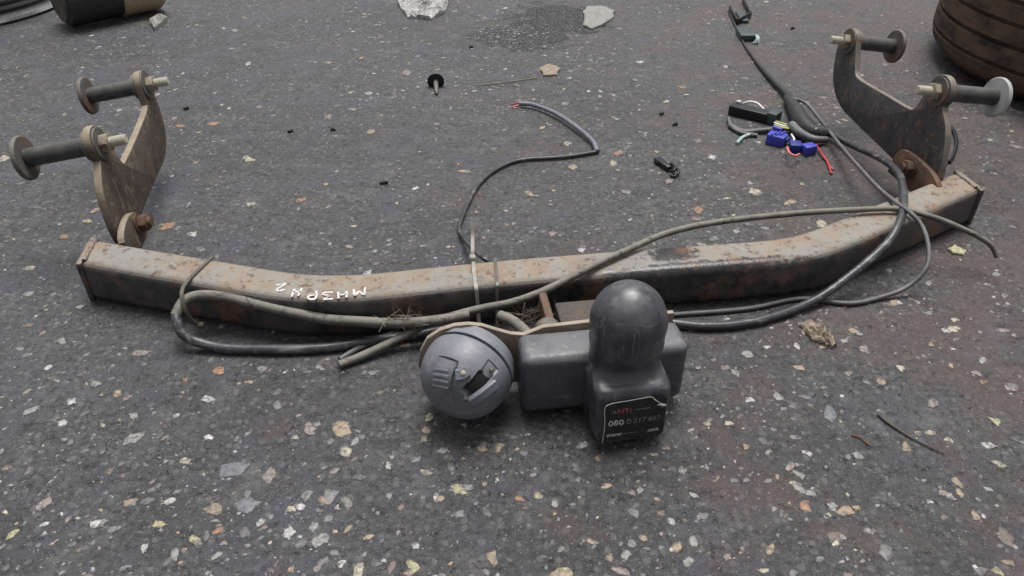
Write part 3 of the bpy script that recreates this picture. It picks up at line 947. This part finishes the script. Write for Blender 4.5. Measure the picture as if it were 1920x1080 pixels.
# flat label on the front of the foot
fz0, fz1 = 0.0125, 0.0585
y0, y1 = -0.0035 - 0.0372, -0.0015 - 0.0350
LZ = (Z * (fz1 - fz0) + CY_ * (y1 - y0)).normalized()
LN = CX_.cross(LZ).normalized()
L0 = Vector((AX, AY, fz0)) + CY_ * y0 + LN * 0.0008
def LP(x, y, d=0.0):
    return L0 + CX_ * x + LZ * y + LN * d
cor = []
for cx, cy, a0 in ((1, 1, 0), (-1, 1, 90), (-1, -1, 180), (1, -1, 270)):
    for k in range(5):
        a = math.radians(a0 + 22.5 * k)
        cor.append(LP(0.0005 + cx * 0.0232 + 0.004 * math.cos(a), 0.0235 + cy * 0.0170 + 0.004 * math.sin(a)))
lab = prism('label', cor, LN * 0.0005, M['label'], cov)
tube('label_edge', [LP(-0.0273, 0.0012, 0.0006), LP(-0.0271, 0.0232, 0.0006), LP(-0.0265, 0.0400, 0.0006), LP(-0.0223, 0.0443, 0.0006), LP(-0.004, 0.0450, 0.0006), LP(0.012, 0.0455, 0.0006),
                    LP(0.0175, 0.0429, 0.0008), LP(0.0229, 0.0377, 0.0012)], 0.00045, M['label_edge'], lab, seg=6)
tube('label_curl', [LP(0.0195, 0.0369, 0.0012), LP(0.0251, 0.0371, 0.0022), LP(0.0270, 0.0350, 0.0015), LP(0.0229, 0.0350, 0.001)], 0.0007, M['label_edge'], lab, seg=6)

def text(s, x, y, size, mat, sx=1.0, slant=0.0):
    cu = bpy.data.curves.new('lettering', 'FONT')
    cu.body = s
    cu.size = size
    cu.shear = slant
    cu.extrude = 0.00012
    cu.offset = size * 0.012
    t = bpy.data.objects.new('t', cu)
    COL.objects.link(t)
    bpy.context.view_layer.update()
    me = bpy.data.meshes.new_from_object(t.evaluated_get(bpy.context.evaluated_depsgraph_get()))
    bpy.data.objects.remove(t)
    for v in me.vertices:
        v.co = LP(x + v.co.x * sx, y + v.co.y, 0.0008 + v.co.z)
    me.materials.clear()
    o = link('lettering', me, mat, lab)
    return o
text('A', -0.0205, 0.0324, 0.0062, M['grey_ink'], 1.08)
text('NTI', -0.0158, 0.0324, 0.0064, M['red_ink'], 1.24)
text('------', 0.0006, 0.0330, 0.0062, M['grey_ink'], 1.08)
text('080', -0.0231, 0.0195, 0.0078, M['white_ink'], 1.21)
text('0', -0.0069, 0.0195, 0.0074, M['grey_ink'], 1.21)
text('217', -0.0009, 0.0198, 0.0070, M['grey_ink'], 1.13)
text('607', 0.0124, 0.0198, 0.0070, M['grey_ink'], 1.08)
text("'", 0.0250, 0.0210, 0.0085, M['white_ink'], 1.40, 0.4)
text('www', -0.0246, 0.0073, 0.0062, M['white_ink'], 1.03)
text('.-------', -0.0120, 0.0076, 0.0052, M['grey_ink'], 1.19)
text('.com', 0.0128, 0.0076, 0.0056, M['white_ink'], 0.92)

# ------------------------------------------------------------------ cables
# long dusty cable lying across the beam
A = thing('long_grey_cable', 'long dusty grey cable draped over the beam, both ends cut free', 'cable')
tube('sheath', [U(636, 684, 0.005), U(680, 667, 0.0065), U(740, 638, 0.013), U(790, 612, 0.021), U(830, 597, 0.027), U(900, 578, 0.036), U(960, 567, 0.043),
                U(1020, 546, 0.052), U(1075, 518, 0.0585), U(1130, 490, 0.0590), U(1190, 462, 0.0590), U(1240, 442, 0.060), U(1300, 425, 0.060), U(1380, 411, 0.059), U(1500, 400, 0.059),
                U(1600, 394, 0.0595), U(1680, 391, 0.0595), U(1735, 403, 0.061), U(1780, 419, 0.055), U(1830, 442, 0.045), U(1858, 461, 0.035), U(1870, 482, 0.024)],
     [0.0045 - 0.0000085 * i for i in range(169)], M['cable_dust'], A, n=8, seg=12, rough=0.05)

B = thing('looped_cable', 'dusty grey cable doubled back in a loop along the front of the beam', 'cable')
tube('sheath', [U(880, 590, 0.034), U(820, 600, 0.031), U(750, 606, 0.029), U(680, 604, 0.031), U(600, 596, 0.034), U(480, 570, 0.041), U(420, 557, 0.044), U(375, 553, 0.044), U(345, 566, 0.041),
                U(329, 592, 0.033)], 0.0055, M['cable_dust'], B, n=8, seg=12)
tube('dark_sheath', [U(330, 590, 0.0335), U(331, 604, 0.029), U(345, 627, 0.019), U(375, 642, 0.010), U(430, 652, 0.0062), U(520, 656, 0.006), U(610, 652, 0.006), U(690, 641, 0.006), U(760, 630, 0.006), U(860, 612, 0.007)],
     0.0053, M['cable_black'], B, n=8, seg=12)
tube('stub', [U(637, 674, 0.0035), U(665, 657, 0.0036), U(700, 641, 0.0036), U(740, 622, 0.0036)], 0.0030, M['cable_thin'], B, seg=8)

Hn = thing('wiring_harness', 'black wiring harness with blue splice connectors and plugs trailing over the beam end', 'harness')
tube('thick_cable', [U(1150, 596, 0.006), U(1250, 605, 0.006), U(1330, 611, 0.006), U(1420, 601, 0.006), U(1520, 566, 0.009), U(1600, 512, 0.028), U(1660, 458, 0.046), U(1684, 425, 0.056), U(1694, 392, 0.0605),
                     U(1694, 352, 0.059), U(1682, 322, 0.050), U(1650, 297, 0.035), U(1600, 273, 0.018), U(1562, 254, 0.010), U(1535, 242, 0.008)], 0.0047, M['cable_black'], Hn, seg=12, rough=0.05)
tube('thin_cable', [U(1478, 183, 0.012), U(1510, 193, 0.016), U(1540, 226, 0.016), U(1580, 278, 0.022), U(1640, 346, 0.044), U(1678, 378, 0.060), U(1706, 398, 0.0655), U(1730, 425, 0.058), U(1742, 465, 0.045),
                    U(1735, 503, 0.030), U(1700, 537, 0.012), U(1650, 558, 0.004), U(1590, 568, 0.0035), U(1500, 560, 0.0035), U(1400, 578, 0.0032), U(1262, 590, 0.0032)], 0.0027, M['cable_thin'], Hn, seg=10, rough=0.06)
# open sleeve: a dark split boot
sl_p = catmull([U(1476, 184, 0.012), U(1494, 212, 0.013), U(1508, 240, 0.012), U(1540, 254, 0.011), U(1566, 250, 0.009)], 6)
tube('rubber_boot', [U(1474, 182, 0.010), U(1490, 205, 0.011), U(1503, 230, 0.011), U(1522, 246, 0.010), U(1552, 250, 0.011)], [0.005 + 0.0095 * math.sin(min(i, 24) / 32 * math.pi) for i in range(33)], M['tape'], Hn, seg=12, rough=0.12)
tube('boot_mouth', [U(1484, 236, 0.010), U(1500, 250, 0.010), U(1525, 261, 0.010), U(1550, 262, 0.008)], [0.0085 - 0.00015 * i for i in range(25)], M['cable_thin'], Hn, seg=10)
tube('taped_lead', [U(1402, 93, 0.003), U(1420, 118, 0.004), U(1445, 147, 0.006), U(1470, 172, 0.008), U(1492, 195, 0.010)], [0.0024 + 0.00013 * i for i in range(33)], M['tape'], Hn, seg=10, rough=0.12)
tube('end_lead', [U(1366, 20, 0.003), U(1382, 55, 0.003), U(1396, 84, 0.003), U(1405, 98, 0.003)], 0.0022, M['tape'], Hn, seg=8)

def gbox(name, p0, p1, w_, h, mat, parent, z=None, bev=0.0012):
    """box lying on the floor from spot p0 to spot p1 (px), width w_, height h"""
    a, b = U(*p0, 0), U(*p1, 0)
    d = (b - a)
    X = d.normalized()
    z = h / 2 + 0.0006 if z is None else z
    return bm_obj(name, box_bm((a + b) / 2 + Z * z, X, Z.cross(X), Z, d.length / 2, w_ / 2, h / 2, bev, 2), mat, parent, True, 40)
pl = gbox('plug', (1368, 212), (1452, 232), 0.020, 0.016, M['black_plastic'], Hn)
gbox('plug_collar', (1440, 228), (1457, 233), 0.024, 0.019, M['green_plastic'], Hn)
gbox('plug_catch', (1378, 208), (1386, 210), 0.008, 0.003, M['label_edge'], Hn, z=0.0175)
for q in range(3):
    tube('yellow_wire', [U(1452, 226 + q * 4, 0.008), U(1465, 231 + q * 4, 0.010), U(1482, 236 + q * 3, 0.009)], 0.0016, M['yellow_wire'] if q != 1 else M['white_wire'], Hn, seg=8)
tube('white_wire', [U(1394, 194, 0.010), U(1406, 191, 0.016), U(1420, 194, 0.018), U(1432, 205, 0.013)], 0.0020, M['white_wire'], Hn, seg=8)
tube('grey_lead', [U(1368, 236, 0.004), U(1395, 247, 0.004), U(1425, 245, 0.005), U(1460, 242, 0.007), U(1485, 241, 0.008)], 0.0042, M['cable_thin'], Hn, seg=8, rough=0.2)
tube('grey_lead', [U(1366, 222, 0.004), U(1372, 238, 0.004), U(1392, 250, 0.0035), U(1420, 254, 0.0035)], 0.0034, M['cable_thin'], Hn, seg=8, rough=0.2)
tube('bare_wire', [U(1381, 269, 0.0025), U(1392, 258, 0.003), U(1406, 252, 0.004)], 0.0028, M['teal_wire'], Hn, seg=8)
sp = gbox('splice_connector', (1438, 266), (1470, 274), 0.020, 0.016, M['blue'], Hn)
gbox('splice_connector', (1478, 282), (1500, 284), 0.019, 0.013, M['blue_dark'], Hn)
gbox('splice_connector', (1508, 284), (1520, 292), 0.019, 0.014, M['blue'], Hn)
gbox('splice_tab', (1444, 258), (1462, 263), 0.006, 0.004, M['blue'], Hn, z=0.018)
for x_ in (1446, 1454, 1462):
    gbox('splice_rib', (x_, 269), (x_ + 3, 270), 0.017, 0.003, M['blue'], Hn, z=0.0172, bev=0.0004)
gbox('splice_flap', (1470, 270), (1477, 272), 0.013, 0.006, M['blue_dark'], Hn, z=0.008)
tube('pink_wire', [U(1476, 276, 0.010), U(1480, 286, 0.016), U(1490, 292, 0.016), U(1499, 289, 0.010)], 0.0017, M['pink_wire'], Hn, seg=8)
tube('red_wire', [U(1530, 272, 0.006), U(1542, 290, 0.005), U(1552, 305, 0.003), U(1559, 326, 0.002)], 0.0017, M['red_wire'], Hn, seg=8)
tube('red_wire', [U(1545, 292, 0.003), U(1553, 308, 0.003), U(1562, 318, 0.002)], 0.0012, M['red_wire'], Hn, seg=6)
tube('white_wire', [U(1484, 252, 0.010), U(1489, 262, 0.012), U(1482, 268, 0.008)], 0.0015, M['white_wire'], Hn, seg=8)
tube('white_wire', [U(1529, 242, 0.019), U(1536, 234, 0.019)], 0.0014, M['white_wire'], Hn, seg=8, n=4)
# terminal plug at the far end
tp = gbox('terminal_plug', (1392, 62), (1402, 78), 0.030, 0.012, M['green_plastic'], Hn)
for e in ((1367, 21, 1382, 47), (1392, 5, 1406, 33)):
    gbox('plug_prong', (e[0], e[1]), (e[2], e[3]), 0.004, 0.012, M['black_plastic'], Hn)
gbox('plug_crossbar', (1382, 47), (1407, 33), 0.004, 0.013, M['black_plastic'], Hn)
gbox('plug_tongue', (1386, 26), (1396, 44), 0.018, 0.006, M['green_plastic'], Hn)
for q in range(3):
    tube('teal_wire', [U(1400 + q * 5, 64, 0.006), U(1412 + q * 4, 64 + q, 0.010), U(1419 + q * 2, 72, 0.010), U(1412 + q * 5, 81, 0.003)], 0.0015, M['teal_wire'], Hn, seg=7)

E_ = thing('kinked_wire', 'thin kinked grey wire with red cores bared at its tip', 'wire')
tube('mauve_sheath', [U(973, 194, 0.006), U(1000, 197, 0.007), U(1040, 212, 0.008), U(1080, 238, 0.008), U(1110, 264, 0.007), U(1120, 284, 0.005)], 0.0038, M['cable_mauve'], E_, seg=10)
tube('black_sheath', [U(1122, 284, 0.004), U(1085, 290, 0.0036), U(1040, 295, 0.0036), U(990, 298, 0.0036), U(960, 305, 0.0036), U(925, 322, 0.0036), U(898, 346, 0.0036), U(880, 375, 0.0036), U(868, 402, 0.0036),
                      U(862, 428, 0.0045), U(870, 448, 0.010), U(885, 466, 0.022), U(905, 484, 0.030), U(930, 500, 0.022)], 0.0029, M['cable_black'], E_, seg=10)
tube('red_core', [U(975, 193, 0.0065), U(966, 194, 0.005), U(958, 196, 0.003)], 0.0013, M['red_wire'], E_, seg=7)
tube('red_core', [U(975, 196, 0.005), U(967, 199, 0.004), U(960, 201, 0.003)], 0.0013, M['red_wire'], E_, seg=7)

ring = tube('rubber_loop', [U(1772, 240, 0.003), U(1782, 238, 0.004), U(1791, 252, 0.004), U(1793, 272, 0.004), U(1787, 292, 0.003), U(1780, 304, 0.003)], 0.0026, M['black_plastic'], seg=8)
tag(ring, 'curved black rubber strip on the floor beside the black side plate', 'rubber strip')

# ------------------------------------------------------------------ cable ties
def tie(label, pts, half, mat, head=None, up=BX):
    t = thing('cable_tie', label, 'cable tie', 'cable ties round the beam')
    V, Fc = tube_geo(catmull(pts, 6), 0, 4, flat=(half, 0.0008), up=up)
    mesh_obj('strap', V, Fc, mat, t)
    if head is not None:
        bm_obj('head', box_bm(head, BX, BY, Z, half * 1.7, 0.0035, 0.003, 0.0008, 1), mat, t)
    return t
zb = BZ0 + 2 * HB
def beam_loop(px, zc):
    pass
tie('grey cable tie at the beam middle with its tail standing up', [U(885, 420, 0.082), U(886, 445, 0.070), U(886, 470, 0.062), U(887, 487, zb + 0.0022), U(889, 512, zb + 0.0014), U(892, 536, zb + 0.0012),
     U(894, 551, 0.047), U(896, 575, 0.030), U(898, 605, 0.012)], 0.0019, M['tie_grey'], U(886, 484, zb + 0.004))
tie('thin cloudy cable tie beside the grey one, flush round the beam', [U(928, 484, zb + 0.001), U(930, 508, zb + 0.0012), U(932, 532, zb + 0.0012), U(932, 545, 0.048), U(932, 575, 0.030), U(932, 612, 0.010)], 0.0016, M['tie_clear'], None)
tie('dirty brown cable tie holding the looped cable near the beam end', [U(399, 481, zb + 0.001), U(380, 499, zb + 0.0012), U(358, 520, zb + 0.0016), U(344, 538, 0.052), U(341, 556, 0.049), U(347, 580, 0.038), U(358, 598, 0.025), U(374, 612, 0.014)], 0.0019, M['tie_dark'],
    U(377, 610, 0.014), up=BX)

# ------------------------------------------------------------------ small things on the floor
def slab(name, px_pts, h, mat, label, cat, seed=1, jag=0.002, lo=0.72, hi=1.15):
    r2 = random.Random(seed)
    P = [U(x, y, 0) for x, y in px_pts]
    Q = []
    for i, p_ in enumerate(P):
        q = P[(i + 1) % len(P)]
        for k in range(3):
            Q.append(p_.lerp(q, k / 3) + Vector((r2.uniform(-jag, jag), r2.uniform(-jag, jag), 0)))
    c = sum(Q, Vector()) / len(Q)
    n = len(Q)
    V = [q + Z * 0.0006 for q in Q]
    rings = ((0.99, 0.75), (0.88, 1.0), (0.74, 1.0), (0.6, 1.05), (0.45, 1.0), (0.3, 1.0), (0.15, 1.0))
    for s_, hh in rings:
        V += [c + (q - c) * s_ + Z * (h * hh * r2.uniform(lo, hi)) for q in Q]
    V.append(c + Z * h)
    Fc = []
    for j in range(len(rings)):
        for i in range(n):
            i2 = (i + 1) % n
            Fc.append((j * n + i, j * n + i2, (j + 1) * n + i2, (j + 1) * n + i))
    Fc += [(len(rings) * n + i, len(rings) * n + (i + 1) % n, len(V) - 1) for i in range(n)]
    o = mesh_obj(name, V, Fc, mat)
    return tag(o, label, cat)
slab('mortar_crust', [(745, 12), (752, 0), (770, -14), (815, -16), (840, -6), (842, 10), (832, 26), (810, 38), (785, 36), (765, 36)], 0.010, M['crust'], 'crumbling pale crust of mortar lying on the floor', 'mortar', 2, 0.003, 0.35, 1.5)
slab('stone_flake', [(1094, 24), (1100, 15), (1130, 14), (1152, 22), (1148, 38), (1128, 50), (1108, 57), (1094, 50)], 0.006, M['flake'], 'flat smooth grey stone flake beside the wet patch', 'stone')
slab('bark_chip', [(1499, 610), (1512, 606), (1536, 608), (1545, 620), (1558, 630), (1567, 650), (1556, 655), (1545, 645), (1525, 640), (1512, 630)], 0.005, M['bark'], 'tan wrinkled bark chip on the floor below the black cable', 'bark', 4, 0.002, 0.4, 1.4)
slab('stone_crumb', [(282, 44), (300, 34), (316, 38), (306, 50), (290, 58)], 0.012, M['flake'], 'grey crumb of stone beside the canister', 'stone', 5)
slab('dirt_clump', [(1012, 128), (1032, 122), (1050, 130), (1044, 142), (1020, 144)], 0.004, M['bark'], 'flattened tan clump of dirt beyond the kinked wire', 'dirt clump', 6)
slab('yellow_chip', [(1775, 468), (1790, 462), (1812, 474), (1806, 480), (1786, 476)], 0.004, metal_mat('pale_yellow_chip', (0.4, 0.38, 0.24), (0.5, 0.48, 0.33), (0.6, 0.9)), 'pale yellow chip on the floor beside the right beam end', 'chip', 7)

pin = thing('push_rivet', 'black capped push pin lying on its head, shank towards the tow bar', 'push pin')
p0 = U(817, 152, 0.010)
ax = (U(819, 180, 0.003) - p0).normalized()
revolve('cap', [(-0.004, 0.004), (-0.0025, 0.0125), (0.0, 0.0150), (0.0018, 0.0150), (0.002, 0.004)], p0, ax, M['black_plastic'], pin)
revolve('shank', [(0.002, 0.0045), (0.022, 0.0040), (0.036, 0.0034), (0.044, 0.0010)], p0, ax, M['disc'], pin, seg=14)

clip = thing('plastic_clip', 'small black plastic clip with a ring, on the bare floor', 'clip')
gbox('body', (1230, 304), (1256, 322), 0.010, 0.008, M['black_plastic'], clip)
tube('ring', [U(1252, 312, 0.006), U(1258, 307, 0.009), U(1265, 312, 0.010), U(1264, 320, 0.008), U(1256, 321, 0.005)], 0.0022, M['black_plastic'], clip, seg=8)
tube('ring', [U(1262, 318, 0.005), U(1270, 317, 0.007), U(1272, 324, 0.006), U(1266, 330, 0.003), U(1257, 331, 0.003)], 0.0022, M['black_plastic'], clip, seg=8)
tube('prong', [U(1236, 306, 0.005), U(1230, 301, 0.006), U(1227, 298, 0.005)], 0.0016, M['black_plastic'], clip, seg=7)

t = tube('twig', [U(1646, 776, 0.0025), U(1665, 792, 0.002), U(1700, 815, 0.002), U(1735, 834, 0.0018), U(1770, 850, 0.0015)], [0.0016 - 0.00003 * i for i in range(33)], M['twig'], seg=7, rough=0.3)
tag(t, 'long thin dry twig lying alone on the floor', 'twig')
t = tube('twig', [U(1597, 815, 0.0015), U(1612, 820, 0.002), U(1630, 834, 0.0015)], 0.0009, M['leafdry'], seg=6, rough=0.3)
tag(t, 'short reddish bit of twig beside the longer one', 'twig')
t = tube('straw', [U(893, 160, 0.0015), U(940, 155, 0.002), U(1005, 146, 0.0015)], 0.0009, M['straw'], seg=6, rough=0.3)
tag(t, 'thin dry straw beside the tan dirt clump', 'straw')
for (x, y, l, g) in ((625, 245, 'small black crumb of dirt on the open floor behind the beam', 1), (545, 248, 'small black crumb of dirt on the open floor behind the beam', 1),
                     (720, 345, 'small black crumb of dirt on the open floor behind the beam', 1), (1240, 215, 'small black crumb of dirt between the plastic clip and the kinked wire', 2),
                     (1265, 235, 'small black crumb of dirt between the plastic clip and the kinked wire', 2), (884, 90, 'small black crumb of dirt beside the damp spot and push pin', 0),
                     (350, 205, 'small black crumb of dirt beside the rusty side plate', 0), (1485, 55, 'small black crumb of dirt beside the far green plug', 0)):
    p = U(x, y, 0)
    V, Fc = _shapes[random.randrange(16)]
    o = mesh_obj('dirt_crumb', [(p.x + a * 0.0036 - b * 0.002, p.y + b * 0.003 + a * 0.002, 0.0005 + (c + 0.25) * 0.010) for a, b, c in V], Fc, M['tape'])
    tag(o, l, 'crumb', 'black crumbs on the floor')

# dry fibres caught on the front of the beam
def fibres(px, py, z, n, spread, label, seed):
    r2 = random.Random(seed)
    Vm, Fm = [], []
    c = U(px, py, z)
    for i in range(n):
        o = c + Vector((r2.gauss(0, spread), r2.uniform(-0.005, 0.002), r2.gauss(0, spread * 0.45)))
        d = Vector((r2.gauss(0, 1), r2.gauss(0, 0.35), r2.gauss(0, 0.8))).normalized() * r2.uniform(0.006, 0.017)
        pts = catmull([o - d, o + Vector((r2.gauss(0, .002), r2.gauss(0, .001), r2.gauss(0, .002))), o + d], 4)
        V, Fc = tube_geo(pts, r2.uniform(0.00016, 0.00034), 4)
        b0 = len(Vm)
        Vm += V
        Fm += [tuple(q + b0 for q in f) for f in Fc]
    o = mesh_obj('dry_grass', Vm, Fm, M['straw'])
    return tag(o, label, 'dry grass', kind='stuff')
fibres(1005, 590, 0.030, 46, 0.014, 'wisps of dry grass caught between the beam and the mount block', 1)
fibres(752, 598, 0.034, 34, 0.010, 'wisps of dry grass caught on the looped cable', 2)

# ------------------------------------------------------------------ wheel, canister, tyre at the edges of the floor
ty = thing('tyre', 'old brown-dusted tyre lying flat on the floor', 'tyre')
tc = Vector((1.125, 1.395, 0.0))
prof = [(0.003, 0.235), (0.002, 0.275), (0.010, 0.300), (0.026, 0.318), (0.036, 0.3265)]
zz = 0.036
for gz in (0.052, 0.088, 0.122, 0.156):
    prof += [(gz, 0.331), (gz + 0.001, 0.323), (gz + 0.007, 0.323), (gz + 0.008, 0.331)]
prof += [(0.172, 0.3265), (0.184, 0.318), (0.198, 0.300), (0.206, 0.275), (0.204, 0.235), (0.190, 0.212)]
tr = revolve('tread', prof, tc, Z, M['tyre'], ty, seg=110, sharp=25)
revolve('rim', [(0.190, 0.214), (0.186, 0.210), (0.15, 0.205), (0.12, 0.17), (0.11, 0.05)], tc, Z, M['dark_rim'], ty, seg=60)

rm = thing('wheel_rim', 'wheel rim with shiny silver lip lying on the floor', 'wheel rim')
rc = Vector((-1.285, 1.835, 0.0))
revolve('lip', [(0.001, 0.235), (0.001, 0.246), (0.006, 0.252), (0.012, 0.250), (0.014, 0.242)], rc, Z, M['alloy'], rm, seg=90)
bp = [(0.012, 0.241)]
for k in range(9):
    bp += [(0.016 + k * 0.014, 0.236 - k * 0.002), (0.020 + k * 0.014, 0.232 - k * 0.002), (0.026 + k * 0.014, 0.236 - k * 0.0025)]
revolve('barrel', bp, rc, Z, M['dark_rim'], rm, seg=80, sharp=20)
revolve('upper_lip', [(0.142, 0.214), (0.142, 0.236), (0.150, 0.240), (0.156, 0.236), (0.157, 0.214)], rc, Z, M['alloy'], rm, seg=90)

cn = thing('canister', 'black cylindrical canister with a tan band lying on its side', 'canister')
pa, pb = Vector((-0.945, 1.655, 0.0575)), Vector((-0.800, 1.800, 0.0575))
cax = (pb - pa).normalized()
L = (pb - pa).length
revolve('body', [(0.0, 0.044), (0.004, 0.053), (0.012, 0.055), (0.112, 0.055)], pa, cax, M['canister'], cn, seg=40)
revolve('band', [(0.112, 0.0555), (0.114, 0.0565), (L - 0.010, 0.0565), (L, 0.050)], pa, cax, M['band'], cn, seg=40)
revolve('end_rim', [(-0.004, 0.030), (-0.004, 0.043), (0.0005, 0.0445)], pa, cax, M['disc'], cn, seg=32)
